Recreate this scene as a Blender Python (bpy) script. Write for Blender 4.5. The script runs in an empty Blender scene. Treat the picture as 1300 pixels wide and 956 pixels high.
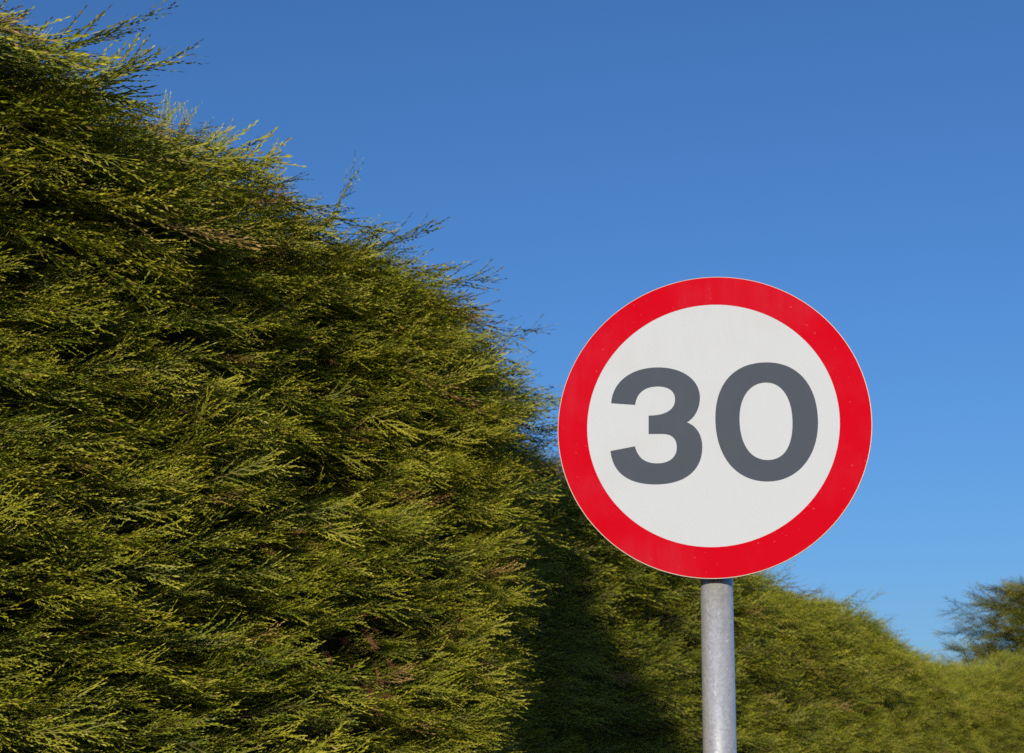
import bpy, bmesh, math, random
import numpy as np
from mathutils import Vector, Matrix
random.seed(7)
rng = np.random.default_rng(11)
sc = bpy.context.scene
C = sc.collection

# ------------------------------------------------------------------ helpers
def tag(o, label=None, cat=None, group=None, kind=None):
    if label: o['label'] = label
    if cat: o['category'] = cat
    if group: o['group'] = group
    if kind: o['kind'] = kind
    return o

def empty(name, loc):
    o = bpy.data.objects.new(name, None); C.objects.link(o)
    o.location = loc; o.empty_display_size = .2
    return o

def link(name, me, mat, parent=None):
    o = bpy.data.objects.new(name, me); C.objects.link(o)
    if mat: me.materials.append(mat)
    if parent:
        o.parent = parent
        o.matrix_parent_inverse = Matrix.Translation(-Vector(parent.location)) @ Matrix.Identity(4)
    return o

def from_bm(name, bm, mat, parent=None, smooth=False):
    me = bpy.data.meshes.new(name); bm.to_mesh(me); bm.free()
    if smooth:
        me.polygons.foreach_set('use_smooth', [True] * len(me.polygons))
    return link(name, me, mat, parent)

def quad_mesh(name, Q, tone, hue, mat, parent):
    """Q (n,4,3) world-space blades; one float pair per blade."""
    n = len(Q); org = np.array(parent.location) if parent else np.zeros(3)
    me = bpy.data.meshes.new(name)
    me.vertices.add(n * 4); me.loops.add(n * 4); me.polygons.add(n)
    me.vertices.foreach_set('co', np.ascontiguousarray(Q, dtype=np.float32).ravel())
    me.loops.foreach_set('vertex_index', np.arange(n * 4, dtype=np.int32))
    me.polygons.foreach_set('loop_start', np.arange(0, n * 4, 4, dtype=np.int32))
    me.update(calc_edges=True)
    for nm, v in (('tone', tone), ('hue', hue)):
        a = me.attributes.new(nm, 'FLOAT', 'FACE')
        a.data.foreach_set('value', v.astype(np.float32))
    return link(name, me, mat, parent)

def hash2(i, j, seed):
    x = np.sin(i * 127.1 + j * 311.7 + seed * 74.7) * 43758.5453
    return x - np.floor(x)
def vnoise(x, y, seed=0):
    xi, yi = np.floor(x), np.floor(y); xf, yf = x - xi, y - yi
    u, v = xf * xf * (3 - 2 * xf), yf * yf * (3 - 2 * yf)
    a, b = hash2(xi, yi, seed), hash2(xi + 1, yi, seed)
    c, d = hash2(xi, yi + 1, seed), hash2(xi + 1, yi + 1, seed)
    return (a + (b - a) * u) * (1 - v) + (c + (d - c) * u) * v     # 0..1
def fbm(x, y, seed=0, oct=3):
    s = 0; w = 0; k = 1.
    for o in range(oct):
        s = s + vnoise(x * k, y * k, seed + o * 13) / k; w += 1 / k; k *= 2.1
    return s / w
def unit(v): return v / (np.linalg.norm(v, axis=-1, keepdims=True) + 1e-12)

# ------------------------------------------------------------------ materials
def mat(name):
    m = bpy.data.materials.new(name); m.use_nodes = True
    nt = m.node_tree; nt.nodes.clear()
    out = nt.nodes.new('ShaderNodeOutputMaterial')
    b = nt.nodes.new('ShaderNodeBsdfPrincipled')
    nt.links.new(b.outputs[0], out.inputs[0])
    return m, nt, b, out
def N(nt, typ, **kw):
    n = nt.nodes.new(typ)
    for k, v in kw.items(): setattr(n, k, v)
    return n
def mix(nt, fac, a, b, blend='MIX'):
    n = N(nt, 'ShaderNodeMix', data_type='RGBA', blend_type=blend)
    for sock, val in ((n.inputs[0], fac), (n.inputs[6], a), (n.inputs[7], b)):
        if hasattr(val, 'links') or isinstance(val, bpy.types.NodeSocket): nt.links.new(val, sock)
        else: sock.default_value = val if not isinstance(val, tuple) else (*val, 1)
    return n.outputs[2]
def ramp(nt, src, stops):
    r = N(nt, 'ShaderNodeValToRGB'); nt.links.new(src, r.inputs[0])
    e = r.color_ramp.elements
    while len(e) < len(stops): e.new(.5)
    for el, (p, c) in zip(e, stops): el.position = p; el.color = (*c, 1)
    return r.outputs[0]
def noise(nt, scale, detail=4, vec=None, rough=.55):
    n = N(nt, 'ShaderNodeTexNoise'); n.inputs['Scale'].default_value = scale
    n.inputs['Detail'].default_value = detail; n.inputs['Roughness'].default_value = rough
    if vec: nt.links.new(vec, n.inputs['Vector'])
    return n.outputs[0]
def objvec(nt, scale=(1, 1, 1)):
    t = N(nt, 'ShaderNodeTexCoord'); mp = N(nt, 'ShaderNodeMapping')
    mp.inputs['Scale'].default_value = scale
    nt.links.new(t.outputs['Object'], mp.inputs[0]); return mp.outputs[0]

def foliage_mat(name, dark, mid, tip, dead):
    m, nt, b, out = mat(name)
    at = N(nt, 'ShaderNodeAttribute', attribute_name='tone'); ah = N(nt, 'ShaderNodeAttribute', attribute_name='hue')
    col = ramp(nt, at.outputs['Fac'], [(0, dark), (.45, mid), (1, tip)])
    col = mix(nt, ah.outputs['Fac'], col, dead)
    b.inputs['Roughness'].default_value = .55
    b.inputs['Specular IOR Level'].default_value = .28
    nt.links.new(col, b.inputs['Base Color'])
    tr = N(nt, 'ShaderNodeBsdfTranslucent'); nt.links.new(col, tr.inputs[0])
    mx = N(nt, 'ShaderNodeMixShader'); mx.inputs[0].default_value = .12
    nt.links.new(b.outputs[0], mx.inputs[1]); nt.links.new(tr.outputs[0], mx.inputs[2])
    nt.links.new(mx.outputs[0], out.inputs[0])
    return m
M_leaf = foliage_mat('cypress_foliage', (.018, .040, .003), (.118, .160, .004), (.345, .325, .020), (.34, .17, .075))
M_tree = foliage_mat('dark_cypress_foliage', (.020, .042, .008), (.10, .125, .008), (.3, .25, .02), (.16, .10, .05))
M_dead = foliage_mat('dead_foliage', (.07, .028, .014), (.22, .085, .038), (.36, .17, .08), (.3, .17, .1))
m, nt, b, _ = mat('core_shade_colour')  # hedge backing, coloured dark so gaps between the sprays read as shade
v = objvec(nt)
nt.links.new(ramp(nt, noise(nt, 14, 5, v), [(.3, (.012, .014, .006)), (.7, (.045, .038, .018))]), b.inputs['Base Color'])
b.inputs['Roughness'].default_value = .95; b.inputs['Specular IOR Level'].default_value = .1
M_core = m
m, nt, b, _ = mat('bark'); v = objvec(nt, (6, 6, 1))
nt.links.new(ramp(nt, noise(nt, 5, 6, v), [(.3, (.05, .03, .018)), (.7, (.16, .1, .065))]), b.inputs['Base Color'])
b.inputs['Roughness'].default_value = .9; M_bark = m
m, nt, b, _ = mat('verge_grass'); v = objvec(nt)
nt.links.new(ramp(nt, noise(nt, 3, 8, v, .7), [(.3, (.035, .05, .012)), (.7, (.09, .1, .03))]), b.inputs['Base Color'])
b.inputs['Roughness'].default_value = 1; M_grass = m
m, nt, b, _ = mat('asphalt'); v = objvec(nt)
nt.links.new(ramp(nt, noise(nt, 60, 6, v, .7), [(.3, (.035, .035, .036)), (.7, (.075, .073, .07))]), b.inputs['Base Color'])
b.inputs['Roughness'].default_value = .9; M_road = m
m, nt, b, _ = mat('kerb_concrete'); v = objvec(nt)
nt.links.new(ramp(nt, noise(nt, 25, 6, v, .7), [(.3, (.2, .19, .18)), (.7, (.36, .35, .33))]), b.inputs['Base Color'])
b.inputs['Roughness'].default_value = .9; M_kerb = m

# sign sheeting ------------------------------------------------
def sheeting(name, base, grime, amount, rough, spec, spots=None):
    m, nt, b, _ = mat(name); v = objvec(nt)
    vs = objvec(nt, (1, 1, .16))
    streak = ramp(nt, noise(nt, 38, 5, vs, .65), [(.35, (.25, .25, .25)), (.75, (1, 1, 1))])
    blot = ramp(nt, noise(nt, 6, 4, v, .55), [(.42, (0, 0, 0)), (.72, (1, 1, 1))])
    f = mix(nt, 1., streak, blot, 'MULTIPLY')
    f2 = N(nt, 'ShaderNodeMath', operation='MULTIPLY'); nt.links.new(f, f2.inputs[0]); f2.inputs[1].default_value = amount
    c = mix(nt, f2.outputs[0], base, grime)
    # small scuffs and flecks
    fl = ramp(nt, noise(nt, 130, 2, v, .4), [(.735, (0, 0, 0)), (.76, (1, 1, 1))])
    f3 = N(nt, 'ShaderNodeMath', operation='MULTIPLY'); nt.links.new(fl, f3.inputs[0]); f3.inputs[1].default_value = .3
    c = mix(nt, f3.outputs[0], c, spots or grime)
    nt.links.new(c, b.inputs['Base Color'])
    r = ramp(nt, noise(nt, 20, 4, v), [(.3, (rough - .015,) * 3), (.7, (rough + .015,) * 3)])
    nt.links.new(r, b.inputs['Roughness'])
    b.inputs['Specular IOR Level'].default_value = spec
    bp = N(nt, 'ShaderNodeBump'); bp.inputs['Strength'].default_value = .06; bp.inputs['Distance'].default_value = .0006
    nt.links.new(noise(nt, 320, 3, v), bp.inputs['Height']); nt.links.new(bp.outputs[0], b.inputs['Normal'])
    return m
M_white = sheeting('white_reflective_sheeting', (.452, .482, .505), (.385, .375, .355), .35, .62, .06, (.42, .40, .37))
M_red = sheeting('red_reflective_sheeting', (.455, .0003, .0085), (.43, .014, .028), 1.0, .62, .02, (.55, .12, .12))
M_black = sheeting('black_vinyl', (.050, .062, .083), (.07, .075, .085), .6, .6, .08, (.09, .09, .095))
m, nt, b, _ = mat('bare_aluminium'); v = objvec(nt)
b.inputs['Base Color'].default_value = (.25, .21, .17, 1); b.inputs['Metallic'].default_value = .3; b.inputs['Roughness'].default_value = .5
M_alu = m
m, nt, b, _ = mat('galvanised_steel'); v = objvec(nt); vv = objvec(nt, (1, 1, .25))
vor = N(nt, 'ShaderNodeTexVoronoi'); vor.inputs['Scale'].default_value = 170; nt.links.new(v, vor.inputs[0])
c = ramp(nt, noise(nt, 14, 6, vv, .65), [(.3, (.47, .475, .46)), (.7, (.60, .59, .57))])
bwn = N(nt, 'ShaderNodeRGBToBW'); nt.links.new(vor.outputs['Color'], bwn.inputs[0])
c = mix(nt, .18, c, bwn.outputs[0], 'OVERLAY')
sp = ramp(nt, noise(nt, 75, 3, v, .5), [(.655, (0, 0, 0)), (.70, (1, 1, 1))])
c = mix(nt, sp, c, (.72, .71, .68))
dk = ramp(nt, noise(nt, 40, 5, vv, .6), [(.62, (0, 0, 0)), (.72, (1, 1, 1))])
dm = N(nt, 'ShaderNodeMath', operation='MULTIPLY'); nt.links.new(dk, dm.inputs[0]); dm.inputs[1].default_value = .35
c = mix(nt, dm.outputs[0], c, (.24, .235, .23))
nt.links.new(c, b.inputs['Base Color']); b.inputs['Metallic'].default_value = .5
nt.links.new(ramp(nt, noise(nt, 45, 5, vv), [(.3, (.25,) * 3), (.7, (.35,) * 3)]), b.inputs['Roughness'])
bp = N(nt, 'ShaderNodeBump'); bp.inputs['Strength'].default_value = .12; bp.inputs['Distance'].default_value = .0006
nt.links.new(noise(nt, 110, 4, v), bp.inputs['Height']); nt.links.new(bp.outputs[0], b.inputs['Normal'])
M_galv = m

# ------------------------------------------------------------------ ground
def sheet(name, pts, z, mtl):
    bm = bmesh.new(); bm.faces.new([bm.verts.new((x, y, z)) for x, y in pts])
    return tag(from_bm(name, bm, mtl), kind='structure')
sheet('ground', [(-900, -900), (900, -900), (900, 900), (-900, 900)], 0, M_grass)
def along(al, off, s):      # point at distance s along azimuth al, offset `off` to the right
    a = math.radians(al); return (s * math.sin(a) + off * math.cos(a), s * math.cos(a) - off * math.sin(a))
sheet('road', [along(27, 1.6, -60), along(27, 7.6, -60), along(27, 7.6, 200), along(27, 1.6, 200)], .004, M_road)
bm = bmesh.new()
vs = [bm.verts.new((*along(27, o, s), z)) for s in (-60, 200) for o, z in ((1.46, 0), (1.46, .12), (1.59, .12), (1.6, 0))]
for i in range(3): bm.faces.new((vs[i], vs[i + 1], vs[i + 5], vs[i + 4]))
tag(from_bm('kerb', bm, M_kerb), kind='structure')

# ------------------------------------------------------------------ the sign
SX, SY, SZ = .4828, 3.2834, 2.4436           # centre of the round face
rt = Vector((.97112, -.23860, 0)); bk = Vector((.23860, .97112, 0)); up = Vector((0, 0, 1))
GAP = .026; PR = .038                         # face to pole, pole radius
pc = Vector((SX, SY, 0)) + bk * (GAP + PR)
sign = tag(empty('speed_limit_sign', (pc.x, pc.y, 0)),
           'round red bordered white speed limit sign reading 30 on a galvanised pole', 'road sign')
def L2W(x, y, d): return Vector((SX, SY, SZ)) + rt * x + up * y - bk * d     # d towards the viewer
def prism(name, loops, d0, d1, mtl, parent, bev=0):
    """closed outlines (first outer, others holes) -> thin plate between depths d0 (rear) and d1 (front)"""
    bm = bmesh.new()
    rings = []
    for lp in loops:
        vv_ = [bm.verts.new((x, y, 0)) for x, y in lp]
        rings.append([bm.edges.new((vv_[i], vv_[(i + 1) % len(vv_)])) for i in range(len(vv_))])
    bmesh.ops.triangle_fill(bm, edges=[e for r in rings for e in r], use_beauty=True, use_dissolve=False)
    r = bmesh.ops.extrude_face_region(bm, geom=list(bm.faces))
    top = [g for g in r['geom'] if isinstance(g, bmesh.types.BMVert)]
    ts = set(top)
    for v_ in bm.verts:
        x, y = v_.co.x, v_.co.y
        v_.co = L2W(x, y, d1 if v_ in ts else d0)
    bmesh.ops.recalc_face_normals(bm, faces=bm.faces)
    return from_bm(name, bm, mtl, parent)
def circ(r, n=192): return [(r * math.cos(2 * math.pi * i / n), r * math.sin(2 * math.pi * i / n)) for i in range(n)]
def bez(segs, n=22):
    out = []; p0 = segs[0][0]; out.append(p0)
    for sg in segs[1:]:
        if len(sg) == 1: out.append(sg[0])
        else:
            c1, c2, p = sg
            for k in range(1, n + 1):
                t = k / n; u = 1 - t
                out.append(tuple(u**3 * p0[i] + 3 * u * u * t * c1[i] + 3 * u * t * t * c2[i] + t**3 * p[i] for i in (0, 1)))
        p0 = sg[-1]
    out.pop()
    return [(x / 1000, y / 1000) for x, y in out]
three = [[(-242.2, 58.0)], [(-239.8, 111.2), (-194.6, 148.2), (-126.8, 145.0)], [(-65.0, 142.1), (-24.7, 107.2), (-25.4, 64.0)], [(-25.9, 34.2), (-39.7, 12.4), (-57.7, 2.4)], [(-34.6, -6.3), (-21.2, -30.7), (-21.6, -60.0)], [(-22.6, -118.1), (-64.8, -150.1), (-133.8, -148.3)], [(-199.8, -146.5), (-237.7, -117.3), (-243.4, -62.6)], [(-183.6, -52.7)], [(-176.5, -82.5), (-158.5, -95.9), (-129.9, -96.7)], [(-101.4, -97.6), (-82.8, -83.6), (-82.6, -59.1)], [(-82.4, -35.9), (-95.5, -25.1), (-117.0, -24.3)], [(-150.4, -23.2)], [(-150.2, 23.1)], [(-116.7, 21.7), (-86.0, 31.0), (-85.7, 60.9)], [(-85.5, 81.6), (-99.9, 94.7), (-127.0, 95.9)], [(-161.6, 97.4), (-179.9, 80.0), (-182.9, 51.4)], [(-242.2, 58.0)]]
zero_o = [[(10.7, 10.4)], [(12.4, 99.9), (60.5, 148.9), (136.6, 145.2)], [(213.7, 141.5), (254.6, 77.9), (251.0, -9.8)], [(247.4, -96.0), (196.0, -150.3), (129.5, -148.5)], [(53.6, -146.4), (9.0, -81.2), (10.7, 10.4)]]
zero_i = [[(68.1, 8.2)], [(69.4, 60.0), (94.7, 96.2), (133.4, 94.4)], [(171.8, 92.7), (194.1, 51.0), (191.9, -9.4)], [(190.0, -61.9), (172.3, -97.9), (131.0, -96.7)], [(89.6, -95.4), (66.6, -54.0), (68.1, 8.2)]]
plate = prism('sign_plate', [circ(.375)], -.004, 0, M_alu, sign)
prism('white_face', [circ(.3026)], .0002, .0006, M_white, plate)
prism('red_border', [circ(.3734), circ(.3013)], .0002, .0011, M_red, plate)
tag(prism('numeral', [bez(three)], .0007, .0012, M_black, plate), 'dark grey numeral three')
tag(prism('numeral', [bez(zero_o), bez(zero_i)], .0007, .0012, M_black, plate), 'dark grey numeral zero')

def tube(bm, p0, p1, r0, r1, n=40, caps=True):
    d = (p1 - p0).normalized(); a = d.orthogonal().normalized(); b_ = d.cross(a)
    ra = [bm.verts.new(p0 + (a * math.cos(2 * math.pi * i / n) + b_ * math.sin(2 * math.pi * i / n)) * r0) for i in range(n)]
    rb = [bm.verts.new(p1 + (a * math.cos(2 * math.pi * i / n) + b_ * math.sin(2 * math.pi * i / n)) * r1) for i in range(n)]
    for i in range(n): bm.faces.new((ra[i], ra[(i + 1) % n], rb[(i + 1) % n], rb[i]))
    if caps: bm.faces.new(ra[::-1]); bm.faces.new(rb)
def smooth_sides(o):
    for p in o.data.polygons: p.use_smooth = len(p.vertices) == 4
bm = bmesh.new(); tube(bm, Vector((pc.x, pc.y, -.3)), Vector((pc.x, pc.y, 2.72)), PR, PR, 96)
o = from_bm('pole', bm, M_galv, sign); smooth_sides(o)
bm = bmesh.new(); tube(bm, Vector((pc.x, pc.y, 2.7205)), Vector((pc.x, pc.y, 2.735)), PR + .002, PR - .004, 48)
o = from_bm('pole_cap', bm, M_black, sign); smooth_sides(o)
def boxw(bm, x0, x1, y0, y1, d0, d1):
    vv_ = [bm.verts.new(L2W(x, y, d)) for x in (x0, x1) for y in (y0, y1) for d in (d0, d1)]
    for f in ((0, 1, 3, 2), (4, 6, 7, 5), (0, 4, 5, 1), (2, 3, 7, 6), (0, 2, 6, 4), (1, 5, 7, 3)): bm.faces.new([vv_[i] for i in f])
for yy in (.17, -.17):       # stiffening channels and pole clips behind the plate
    bm = bmesh.new(); w = math.sqrt(.375**2 - yy**2) - .04
    boxw(bm, -w, w, yy - .02, yy + .02, -.0045, -.0235); bmesh.ops.recalc_face_normals(bm, faces=bm.faces)
    ch = from_bm('mounting_channel', bm, M_alu, plate)
    bm = bmesh.new()
    n = 32; cen = -(GAP + PR)
    prev = None
    for i in range(n + 1):
        a = math.pi * i / n
        x = (PR + .003) * math.cos(a); dd = cen - (PR + .003) * math.sin(a)
        ring = [bm.verts.new(L2W(x * k, yy + q, cen + (dd - cen) * k)) for q in (-.014, .014) for k in (1., 1.07)]
        if prev:
            for a_, b_ in ((0, 1), (1, 3), (3, 2), (2, 0)): bm.faces.new((prev[a_], prev[b_], ring[b_], ring[a_]))
        prev = ring
    for s_ in (-1, 1): boxw(bm, s_ * .041, s_ * .068, yy - .014, yy + .014, cen, -.0237)
    bmesh.ops.recalc_face_normals(bm, faces=bm.faces)
    from_bm('pole_clip', bm, M_galv, plate)

# ------------------------------------------------------------------ cypress sprays (prototypes, built as blades)
def blade(p, d, side, l, w, bow=0.):
    """one scale-leaf twig: a slim diamond"""
    mid = p + d * l * .55
    return [p, mid + side * w / 2, p + d * l, mid - side * w / 2]
def make_spray(seed, L=.34, nlat=14, twig_step=.0105, tw=(.015, .032), wid=.0062, sparse=0., stem_w=.0035, latfrac=.40):
    r = random.Random(seed); Q = []; T = []; Hh = []
    X = Vector((1, 0, 0)); Zp = Vector((0, 0, 1))
    bend = r.uniform(-.25, .35); sway = r.uniform(-.15, .15)
    def axis(t):
        return Vector((L * t, L * (sway * t * t), L * (bend * t * t * .5 + .02 * math.sin(6 * t))))
    def put(q, t, h): Q.append([tuple(c) for c in q]); T.append(t); Hh.append(h)
    ns = 5
    for k in range(ns):
        a, b_ = axis(k / ns), axis((k + 1) / ns); w = stem_w * (1 - .75 * k / ns)
        dv = (b_ - a).normalized(); s = dv.cross(Zp).normalized()
        put([a - s * w / 2, a + s * w / 2, b_ + s * w * .42, b_ - s * w * .42], .35 + .5 * k / ns, .75 * (1 - k / ns) ** 1.2)
    for i in range(nlat):
        t = .10 + .86 * (i + r.uniform(-.3, .3)) / nlat; t = min(max(t, .04), .97)
        if r.random() < sparse * (1 - t): continue
        sgn = 1 if i % 2 else -1
        base = axis(t)
        ang = math.radians(r.uniform(15, 34)) * sgn
        roll = r.uniform(-.45, .45)
        d = (Vector((math.cos(ang), math.sin(ang), 0)) + Zp * roll * .6).normalized()
        prof = math.sin(math.pi * min(1, .18 + t * .75)) ** .6
        l = L * latfrac * prof * r.uniform(.65, 1.15) + .02
        curve = Vector((.0, -sgn * r.uniform(-.15, .75), r.uniform(-.45, .5)))
        nn = max(3, int(l / twig_step)); pos = base; dirn = d
        tb = r.uniform(-.1, .1)
        for j in range(nn):
            tt = j / nn
            dirn = (d + curve * tt * .8).normalized(); step = l / nn
            nxt = pos + dirn * step
            s = dirn.cross(Zp).normalized()
            w = wid * .62 * (1 - .35 * tt)
            put([pos - s * w / 2, pos + s * w / 2, nxt + s * w * .4, nxt - s * w * .4], .35 + .45 * tt, .25 * (1 - tt))
            sg2 = 1 if j % 2 else -1
            a2 = math.radians(r.uniform(10, 34)) * sg2
            d2 = (dirn * math.cos(a2) + s * math.sin(a2) + Zp * r.uniform(-.3, .3)).normalized()
            tl = r.uniform(*tw) * (1 - .45 * tt)
            side = (s * r.uniform(.4, 1) + Zp * r.uniform(-.9, .9)).normalized()
            side = (side - d2 * side.dot(d2)).normalized()
            put(blade(pos, d2, side, tl, wid * r.uniform(.75, 1.2)), .30 + .5 * tt + .18 * t + tb, 0 if r.random() > .035 else .7)
            pos = nxt
        side = (s + Zp * r.uniform(-.6, .6)); side = (side - dirn * side.dot(dirn)).normalized()
        put(blade(pos, dirn, side, r.uniform(*tw), wid), .85 + tb + .1 * t, 0)
    a = axis(1); put(blade(a, (axis(1) - axis(.9)).normalized(), Vector((0, 1, 0)), .035, wid), 1, 0)
    return np.array(Q), np.array(T), np.array(Hh)

PROTO = [make_spray(100 + i, L=.30 + .02 * (i % 4)) for i in range(9)]
LEADER = [make_spray(300 + i, L=.50, nlat=24, latfrac=.27, sparse=.0, stem_w=.005) for i in range(6)]
FARP = [make_spray(500 + i, L=.33, nlat=9, twig_step=.026, tw=(.03, .055), wid=.0068, stem_w=.005) for i in range(7)]
FARLEAD = [make_spray(600 + i, L=.55, nlat=13, twig_step=.026, tw=(.03, .055), wid=.0075, latfrac=.26, sparse=.25, stem_w=.006) for i in range(5)]

def place(protos, pos, X, Z, scale, tone, hue, which=None):
    """stamp sprays: rotate each prototype to X (growth) / Z (flat normal)"""
    X = unit(X); Y = unit(np.cross(Z, X)); Z = np.cross(X, Y)
    which = rng.integers(0, len(protos), len(pos)) if which is None else which
    Qs, Ts, Hs = [], [], []
    for k, (q, t, h) in enumerate(protos):
        id_ = np.where(which == k)[0]
        if not len(id_): continue
        flip = rng.choice([-1., 1.], len(id_))
        Mx = np.stack([X[id_], Y[id_] * flip[:, None], Z[id_]], 1) * scale[id_][:, None, None]     # rows
        P = np.einsum('qvi,nij->nqvj', q, Mx) + pos[id_][:, None, None, :]
        Qs.append(P.reshape(-1, 4, 3))
        tt = t[None, :] + tone[id_][:, None] + rng.normal(0, .07, (len(id_), len(t)))
        Ts.append(tt.ravel()); Hs.append(np.maximum(h[None, :], hue[id_][:, None]).ravel())
    return np.concatenate(Qs), np.clip(np.concatenate(Ts), 0, 1), np.clip(np.concatenate(Hs), 0, 1)

# ------------------------------------------------------------------ hedge: plan path + rounded section
class Path:
    def __init__(s, pts):                     # pts: dense polyline
        s.p = np.array(pts, float); d = np.diff(s.p, axis=0); l = np.linalg.norm(d, axis=1)
        s.s = np.concatenate([[0], np.cumsum(l)]); s.len = s.s[-1]
        t = unit(d); s.t = np.vstack([t, t[-1:]])
    def at(s, q):
        x = np.interp(q, s.s, s.p[:, 0]); y = np.interp(q, s.s, s.p[:, 1])
        tx = np.interp(q, s.s, s.t[:, 0]); ty = np.interp(q, s.s, s.t[:, 1])
        t = unit(np.stack([tx, ty], -1)); return np.stack([x, y], -1), t
def walk(start, az, legs, step=.05):
    """legs: (length, turn in degrees, + to the right)"""
    p = np.array(start, float); a = az; out = [p.copy()]
    for ln, turn in legs:
        n = max(1, int(ln / step))
        for _ in range(n):
            a += turn / n; r = math.radians(a)
            p = p + np.array([math.sin(r), math.cos(r)]) * ln / n; out.append(p.copy())
    return out
def plane_pt(al, D, s):
    a = math.radians(al); return (s * math.sin(a) - D * math.cos(a), s * math.cos(a) + D * math.sin(a))

def section(path, s, w, H, r, top, lump, seed, bulge=None):
    """surface point / outward normal at path length s and distance w up the section"""
    xy, t = path.at(s); n = np.stack([t[:, 1], -t[:, 0]], -1)
    Hs = H(s); straight = Hs - r; arc = r * math.pi / 2
    a = np.clip((w - straight) / r, 0, math.pi / 2); tp = np.clip(w - straight - arc, 0, None)
    off = -r * (1 - np.cos(a)) - tp
    h = np.where(w < straight, w, straight + r * np.sin(a))
    ox, oz = np.cos(a), np.sin(a)
    L = lump * ((fbm(s * 1.5, w * 2.6, seed) - .5) * 1.5 + (fbm(s * 2.6, w * 8.0 + s * .9, seed + 50, 2) - .5) * 1.3)
    if bulge is not None: off = off + bulge(s, h)
    nx = n * ox[:, None]
    N3 = np.stack([nx[:, 0], nx[:, 1], oz], -1)
    P = np.stack([xy[:, 0] + n[:, 0] * off, xy[:, 1] + n[:, 1] * off, h], -1) + N3 * L[:, None]
    T3 = np.stack([t[:, 0], t[:, 1], 0 * t[:, 0]], -1)
    return P, unit(N3), T3, h, Hs

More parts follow.
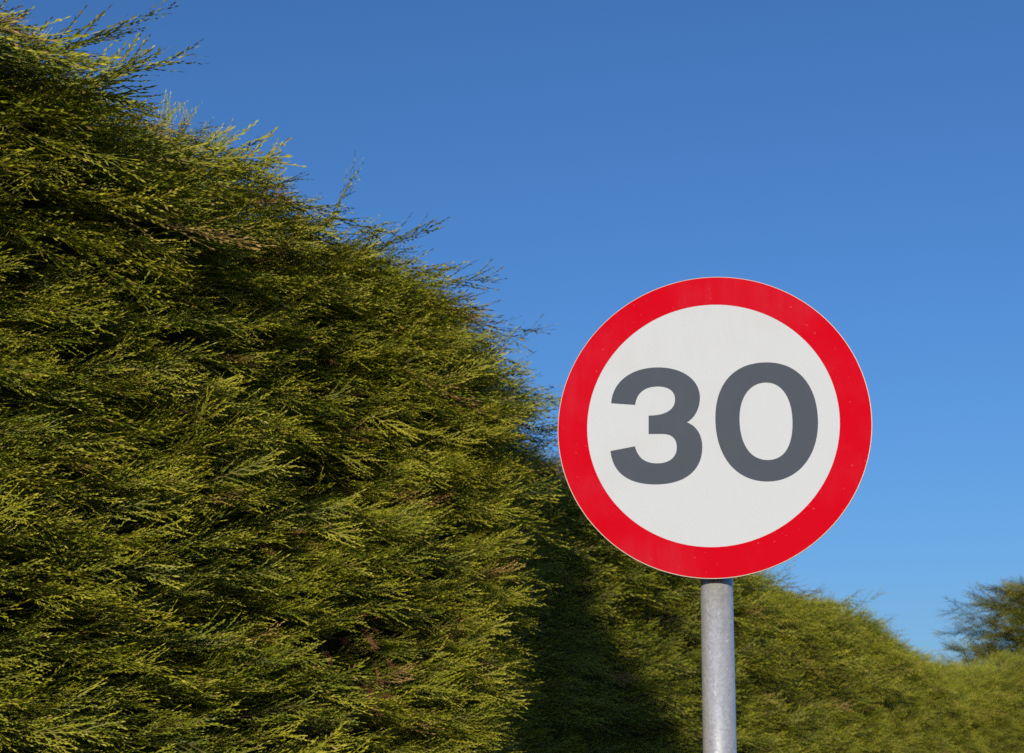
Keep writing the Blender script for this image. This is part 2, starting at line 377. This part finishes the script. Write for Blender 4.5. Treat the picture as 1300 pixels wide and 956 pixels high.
def hedge(name, label, path, H, r, top, protos, leads, dens, dens_low, low, lump, seed, lead_n, mtl, bulge=None, core_in=.26,
          deep=.22, dead=(), fsc=(.8, 1.25), dens_s=None, patch=None, tshift=0.):
    root = tag(empty(name, (*path.p[len(path.p) // 2], 0)), label, 'hedge', 'cypress hedges along the verge')
    org = np.array(root.location)
    Hmax = H(np.linspace(0, path.len, 200)).max(); wmax = Hmax - r + r * math.pi / 2 + top
    n = int(path.len * wmax * dens)
    s = rng.uniform(0, path.len, n); w = rng.uniform(0, wmax, n)
    keep = w < (H(s) - r + r * math.pi / 2 + top)
    hollow = fbm(s * 2.6, w * 8.0 + s * .9, seed + 50, 2)
    crest = w > H(s) - r - .15
    keep &= rng.random(n) < np.where(crest, 1, .85 * np.clip((hollow - .16) * 4, .3, 1))
    keep &= (w > low) | (rng.random(n) < dens_low / dens)
    if dens_s is not None: keep &= rng.random(n) < dens_s(s)
    s, w = s[keep], w[keep]
    P, Nn, T, h, Hs = section(path, s, w, H, r, top, lump, seed, bulge)
    n = len(s)
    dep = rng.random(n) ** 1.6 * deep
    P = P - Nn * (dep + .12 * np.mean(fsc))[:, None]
    # slowly varying growth direction
    g1 = fbm(s * 1.1, w * 1.6, seed + 7) - .5; g2 = fbm(s * 1.3, w * 1.8, seed + 9) - .5
    U3 = np.array([0, 0, 1.])
    upw = .07 + .9 * g1 + rng.normal(0, .14, n)
    tw_ = .50 + 1.0 * g2 + rng.normal(0, .22, n)
    Nh = Nn.copy(); Nh[:, 2] *= .15; Nh = unit(Nh)
    X = Nh * .8 + T * tw_[:, None] + U3 * upw[:, None] + rng.normal(0, .11, (n, 3))
    Z = Nn * rng.uniform(.1, 1., n)[:, None] + U3 * rng.uniform(.0, 1., n)[:, None] + rng.normal(0, .4, (n, 3))
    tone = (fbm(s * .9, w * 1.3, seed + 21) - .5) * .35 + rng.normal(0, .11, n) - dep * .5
    hue = np.where(rng.random(n) < .02, rng.uniform(.5, .9, n), 0)
    sc_ = rng.uniform(*fsc, n)
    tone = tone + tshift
    for (s0, h0, rs, cnt, sz) in dead[:3]:          # thin, hollow foliage around the browned spots
        hl = np.exp(-(((s - s0 + .1) / .12) ** 2 + ((h - h0 - .01) / .10) ** 2)); kk = rng.random(len(s)) > hl * .85
        s, h, P, X, Z, sc_, tone, hue = s[kk], h[kk], P[kk], X[kk], Z[kk], sc_[kk], tone[kk], hue[kk]
    if patch is not None:
        dm = patch(s, h); kk = rng.random(n) > dm
        P, X, Z, sc_, tone, hue = P[kk], X[kk], Z[kk], sc_[kk], tone[kk], hue[kk]
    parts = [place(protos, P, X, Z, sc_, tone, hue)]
    # long leader shoots along the crest and a few over the face
    m1 = int(lead_n * path.len); m2 = int(lead_n * path.len * .35)
    s = rng.uniform(0, path.len, m1 + m2)
    cl = fbm(s * 3.2, s * 0 + 1.5, seed + 31, 2) + rng.normal(0, .05, len(s)) > .5
    cl[m1:] = rng.random(m2) < .25
    m2 = int(cl[m1:].sum()); s = s[cl]; m1 = len(s) - m2
    w = H(s) - r + rng.uniform(-.35, r * 1.5, m1 + m2)
    w[m1:] = low + rng.random(m2) * (H(s[m1:]) - r - low)
    P, Nn, T, h, Hs = section(path, s, w, H, r, top, lump, seed, bulge)
    k = m1 + m2
    Nh = Nn.copy(); Nh[:, 2] *= .1; Nh = unit(Nh)
    X = Nh * rng.uniform(.35, .8, k)[:, None] + T * rng.uniform(.2, 1.2, k)[:, None] + U3 * rng.uniform(-.22, .24, k)[:, None] + rng.normal(0, .12, (k, 3))
    Z = U3 * .8 + Nn * .3 + rng.normal(0, .4, (k, 3))
    offl = rng.uniform(.04, .24, k); offl[m1:] += .08
    P = P - unit(X) * offl[:, None]
    parts.append(place(leads, P, X, Z, .58 + .72 * rng.random(k) ** 1.2, rng.normal(0.05, .1, k), np.where(rng.random(k) < .06, .55, 0)))
    Q = np.concatenate([a[0] for a in parts]) - org
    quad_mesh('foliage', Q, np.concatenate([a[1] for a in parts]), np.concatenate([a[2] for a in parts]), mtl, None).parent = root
    # browned sprays
    if dead:
        PP = []; XX = []; SS = []
        for (s0, h0, rs, cnt, sz) in dead:
            ss = s0 + rng.normal(0, rs, cnt); ww = h0 + rng.normal(0, rs * .9, cnt)
            P, Nn, T, h, Hs = section(path, ss, ww, H, r, top, lump, seed, bulge)
            PP.append(P - Nn * rng.uniform(-.05, .09, cnt)[:, None]); 
            XX.append(Nn * .6 + T * rng.uniform(-.3, .6, cnt)[:, None] + U3 * rng.uniform(-.9, .3, cnt)[:, None]); SS.append(np.full(cnt, sz) * rng.uniform(.7, 1.2, cnt))
        PP = np.concatenate(PP); XX = np.concatenate(XX); SS = np.concatenate(SS); k = len(PP)
        q = place(protos, PP, XX, rng.normal(0, 1, (k, 3)), SS, rng.normal(0, .15, k), np.zeros(k))
        tag(quad_mesh('dead_sprays', q[0] - org, q[1], q[2], M_dead, None), 'browned dead sprays').parent = root
    # solid backing sheet inside, the shade between sprays put into its dark colour
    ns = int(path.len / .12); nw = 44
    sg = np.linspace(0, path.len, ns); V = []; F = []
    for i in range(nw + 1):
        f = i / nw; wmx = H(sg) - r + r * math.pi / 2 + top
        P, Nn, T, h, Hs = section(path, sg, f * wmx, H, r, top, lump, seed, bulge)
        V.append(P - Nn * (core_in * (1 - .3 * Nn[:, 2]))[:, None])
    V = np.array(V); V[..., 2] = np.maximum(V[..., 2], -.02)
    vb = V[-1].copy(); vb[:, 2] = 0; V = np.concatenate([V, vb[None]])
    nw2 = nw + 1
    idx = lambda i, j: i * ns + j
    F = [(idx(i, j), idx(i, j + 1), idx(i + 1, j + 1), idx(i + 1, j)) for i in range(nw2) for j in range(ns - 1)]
    me = bpy.data.meshes.new('shade_core'); me.from_pydata((V.reshape(-1, 3) - org).tolist(), [], F); me.update()
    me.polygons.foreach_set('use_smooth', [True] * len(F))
    link('shade_core', me, M_core).parent = root
    return root

# near hedge: straight face, then a rounded corner turning away from the road
AL1, D1 = 31, 3.3
S0 = -.6
pathA = Path(walk(plane_pt(AL1, D1, S0), AL1, [(5.87, 0), (.9, -85), (.8, 0)]))
hA = [(-.6, 4.05), (2.4, 3.9), (2.8, 3.91), (3.2, 3.92), (3.55, 3.95), (3.8, 3.92), (4.0, 3.88), (4.3, 3.84), (4.6, 3.90), (4.85, 3.90), (5.1, 3.74), (5.35, 3.5), (5.6, 3.35), (6.5, 3.3)]
xs_, ys_ = zip(*hA)
HA = lambda s: np.interp(s + S0, xs_, ys_) + .05 * (fbm(s * 2.6, s * 0 + 3, 5) - .5)
DEADS = [(4.52, 2.02, .05, 13, .25), (4.44, 2.18, .06, 12, .22), (4.2, 2.1, .05, 4, .22), (3.9, 2.5, .03, 3, .3), (4.3, 2.5, .05, 2, .25),
         (5.5, 2.6, .1, 3, .25), (3.75, 3.5, .05, 2, .3), (4.2, 3.2, .2, 4, .22), (3.3, 2.9, .3, 4, .2)]
DEADS = [(a_ - S0, *r_) for a_, *r_ in DEADS]
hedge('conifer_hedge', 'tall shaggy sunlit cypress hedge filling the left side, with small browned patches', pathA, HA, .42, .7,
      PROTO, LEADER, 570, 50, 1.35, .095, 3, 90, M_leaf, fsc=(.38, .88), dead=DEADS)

# farther hedge, set back behind the first one, then bending to the right
AL2, D2 = 26, 3.32
S2 = 5.9
pathB = Path(walk(plane_pt(AL2, D2, S2), AL2 - 12, [(2.2, 0), (.8, 12), (18, 0), (6, 28), (9, 12)]))
hB = [(5.9, 4.3), (6.8, 4.38), (7.5, 4.4), (8.1, 4.2), (8.6, 3.95), (9, 3.9), (11, 4.05), (14.3, 4.12), (16, 4.08), (17.6, 4.22), (19.5, 4.36), (22.3, 4.24), (27, 4.4), (29.5, 4.7), (33, 5.4), (37, 5.8), (44, 5.8)]
xb_, yb_ = zip(*hB)
HB = lambda s: np.interp(s + S2, xb_, yb_) + .22 * (fbm(s * .9, s * 0 + 3, 15) - .5)
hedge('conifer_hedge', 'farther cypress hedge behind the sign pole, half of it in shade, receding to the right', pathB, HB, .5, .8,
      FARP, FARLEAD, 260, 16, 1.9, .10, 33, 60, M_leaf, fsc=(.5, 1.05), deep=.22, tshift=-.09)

# ------------------------------------------------------------------ loose conifer at the right edge
def conifer_tree(loc, height, rad, seed):
    r = random.Random(seed)
    root = tag(empty('conifer_tree', loc), 'dark loose branched conifer at the right edge of the picture behind the hedge', 'tree')
    bm = bmesh.new(); base = Vector((0, 0, 0))
    tube(bm, base + Vector((0, 0, -.2)), base + Vector((.05, 0, height * .5)), .17, .1, 14)
    tube(bm, base + Vector((.05, 0, height * .5)), base + Vector((.02, .05, height * .97)), .1, .02, 12)
    P = []; X = []; S = []; Tn = []
    nb = 150
    for i in range(nb):
        f = (i + .5) / nb; z = .5 + (height - .6) * f
        ph = i * 2.399 + r.uniform(-.3, .3)
        rr = rad * (1 - f) ** .55 * r.uniform(.65, 1.15) + .25
        out = Vector((math.cos(ph), math.sin(ph), 0)); lift = r.uniform(.1, .55) + .4 * f
        a = Vector((.05, 0, z)); b_ = a + out * rr * .55 + Vector((0, 0, rr * lift * .5)); c_ = a + out * rr + Vector((0, 0, rr * lift * .75))
        tube(bm, a, b_, .022, .014, 6, False); tube(bm, b_, c_, .014, .004, 6, False)
        m_ = int(10 + rr * 24)
        for k in range(m_):
            t = .18 + .82 * (k + r.random()) / m_
            p = a.lerp(b_, t / .55) if t < .55 else b_.lerp(c_, (t - .55) / .45)
            side = out.cross(Vector((0, 0, 1))) * r.uniform(-1, 1)
            d = out * r.uniform(.3, 1) + side + Vector((0, 0, r.uniform(-.25, .45)))
            P.append(p + Vector((r.uniform(-.08, .08), r.uniform(-.08, .08), r.uniform(-.08, .08)))); X.append(d); S.append(r.uniform(1.0, 2.4)); Tn.append(r.gauss(-.05, .15))
    o = from_bm('trunk', bm, M_bark, None, True); o.parent = root
    P = np.array([tuple(p) for p in P]); X = np.array([tuple(p) for p in X]); k = len(P)
    Z = np.array([0, 0, 1.]) + rng.normal(0, .5, (k, 3))
    q = place(FARP, P, X, Z, np.array(S), np.array(Tn), np.zeros(k))
    quad_mesh('crown', q[0], q[1], q[2], M_tree, None).parent = root
conifer_tree((13.9, 36.5, 0), 7.7, 4.1, 4)

# ------------------------------------------------------------------ light, sky, camera
AZ, EL = 15, 13           # light travels towards azimuth AZ (right of +Y) and down EL
w = bpy.data.worlds.new('World'); sc.world = w; w.use_nodes = True
nt = w.node_tree; bg = nt.nodes['Background']
sky = nt.nodes.new('ShaderNodeTexSky'); sky.sky_type = 'NISHITA'; sky.sun_disc = False
sky.sun_elevation = math.radians(EL); sky.sun_rotation = math.radians(AZ + 180)
sky.air_density = 1.5; sky.dust_density = .8; sky.ozone_density = 8.6; sky.altitude = 100
nt.links.new(mix(nt, 1., sky.outputs[0], (1.12, .955, 1.02), 'MULTIPLY'), bg.inputs[0]); bg.inputs[1].default_value = .15
sl = bpy.data.lights.new('sun', 'SUN'); sl.energy = 4.6; sl.angle = math.radians(.5); sl.color = (1, .90, .76)
so = bpy.data.objects.new('sun', sl); C.objects.link(so)
a, e = math.radians(AZ), math.radians(EL)
d = Vector((math.sin(a) * math.cos(e), math.cos(a) * math.cos(e), -math.sin(e)))
so.rotation_euler = d.to_track_quat('-Z', 'Y').to_euler(); so.location = (-4, -8, 8)

cam = bpy.data.cameras.new('camera'); co = bpy.data.objects.new('camera', cam); C.objects.link(co); sc.camera = co
R = Matrix(((.99957, -.02944, 0), (-.00962, -.32645, -.94517), (.02783, .94476, -.32659)))
co.matrix_world = Matrix.Translation((0, 0, 1.5)) @ R.to_4x4()
cam.lens = 50; cam.sensor_width = 36; cam.sensor_fit = 'HORIZONTAL'; cam.shift_y = -44.5 / 1300
cam.clip_start = .05; cam.clip_end = 5000
cam.dof.use_dof = True; cam.dof.focus_distance = 3.9; cam.dof.aperture_fstop = 7.1

vs = sc.view_settings; vs.view_transform = 'Standard'; vs.look = 'None'; vs.exposure = 0; vs.gamma = 1
sc.cycles.max_bounces = 6; sc.cycles.diffuse_bounces = 3; sc.cycles.transparent_max_bounces = 4
sc.cycles.use_denoising = False
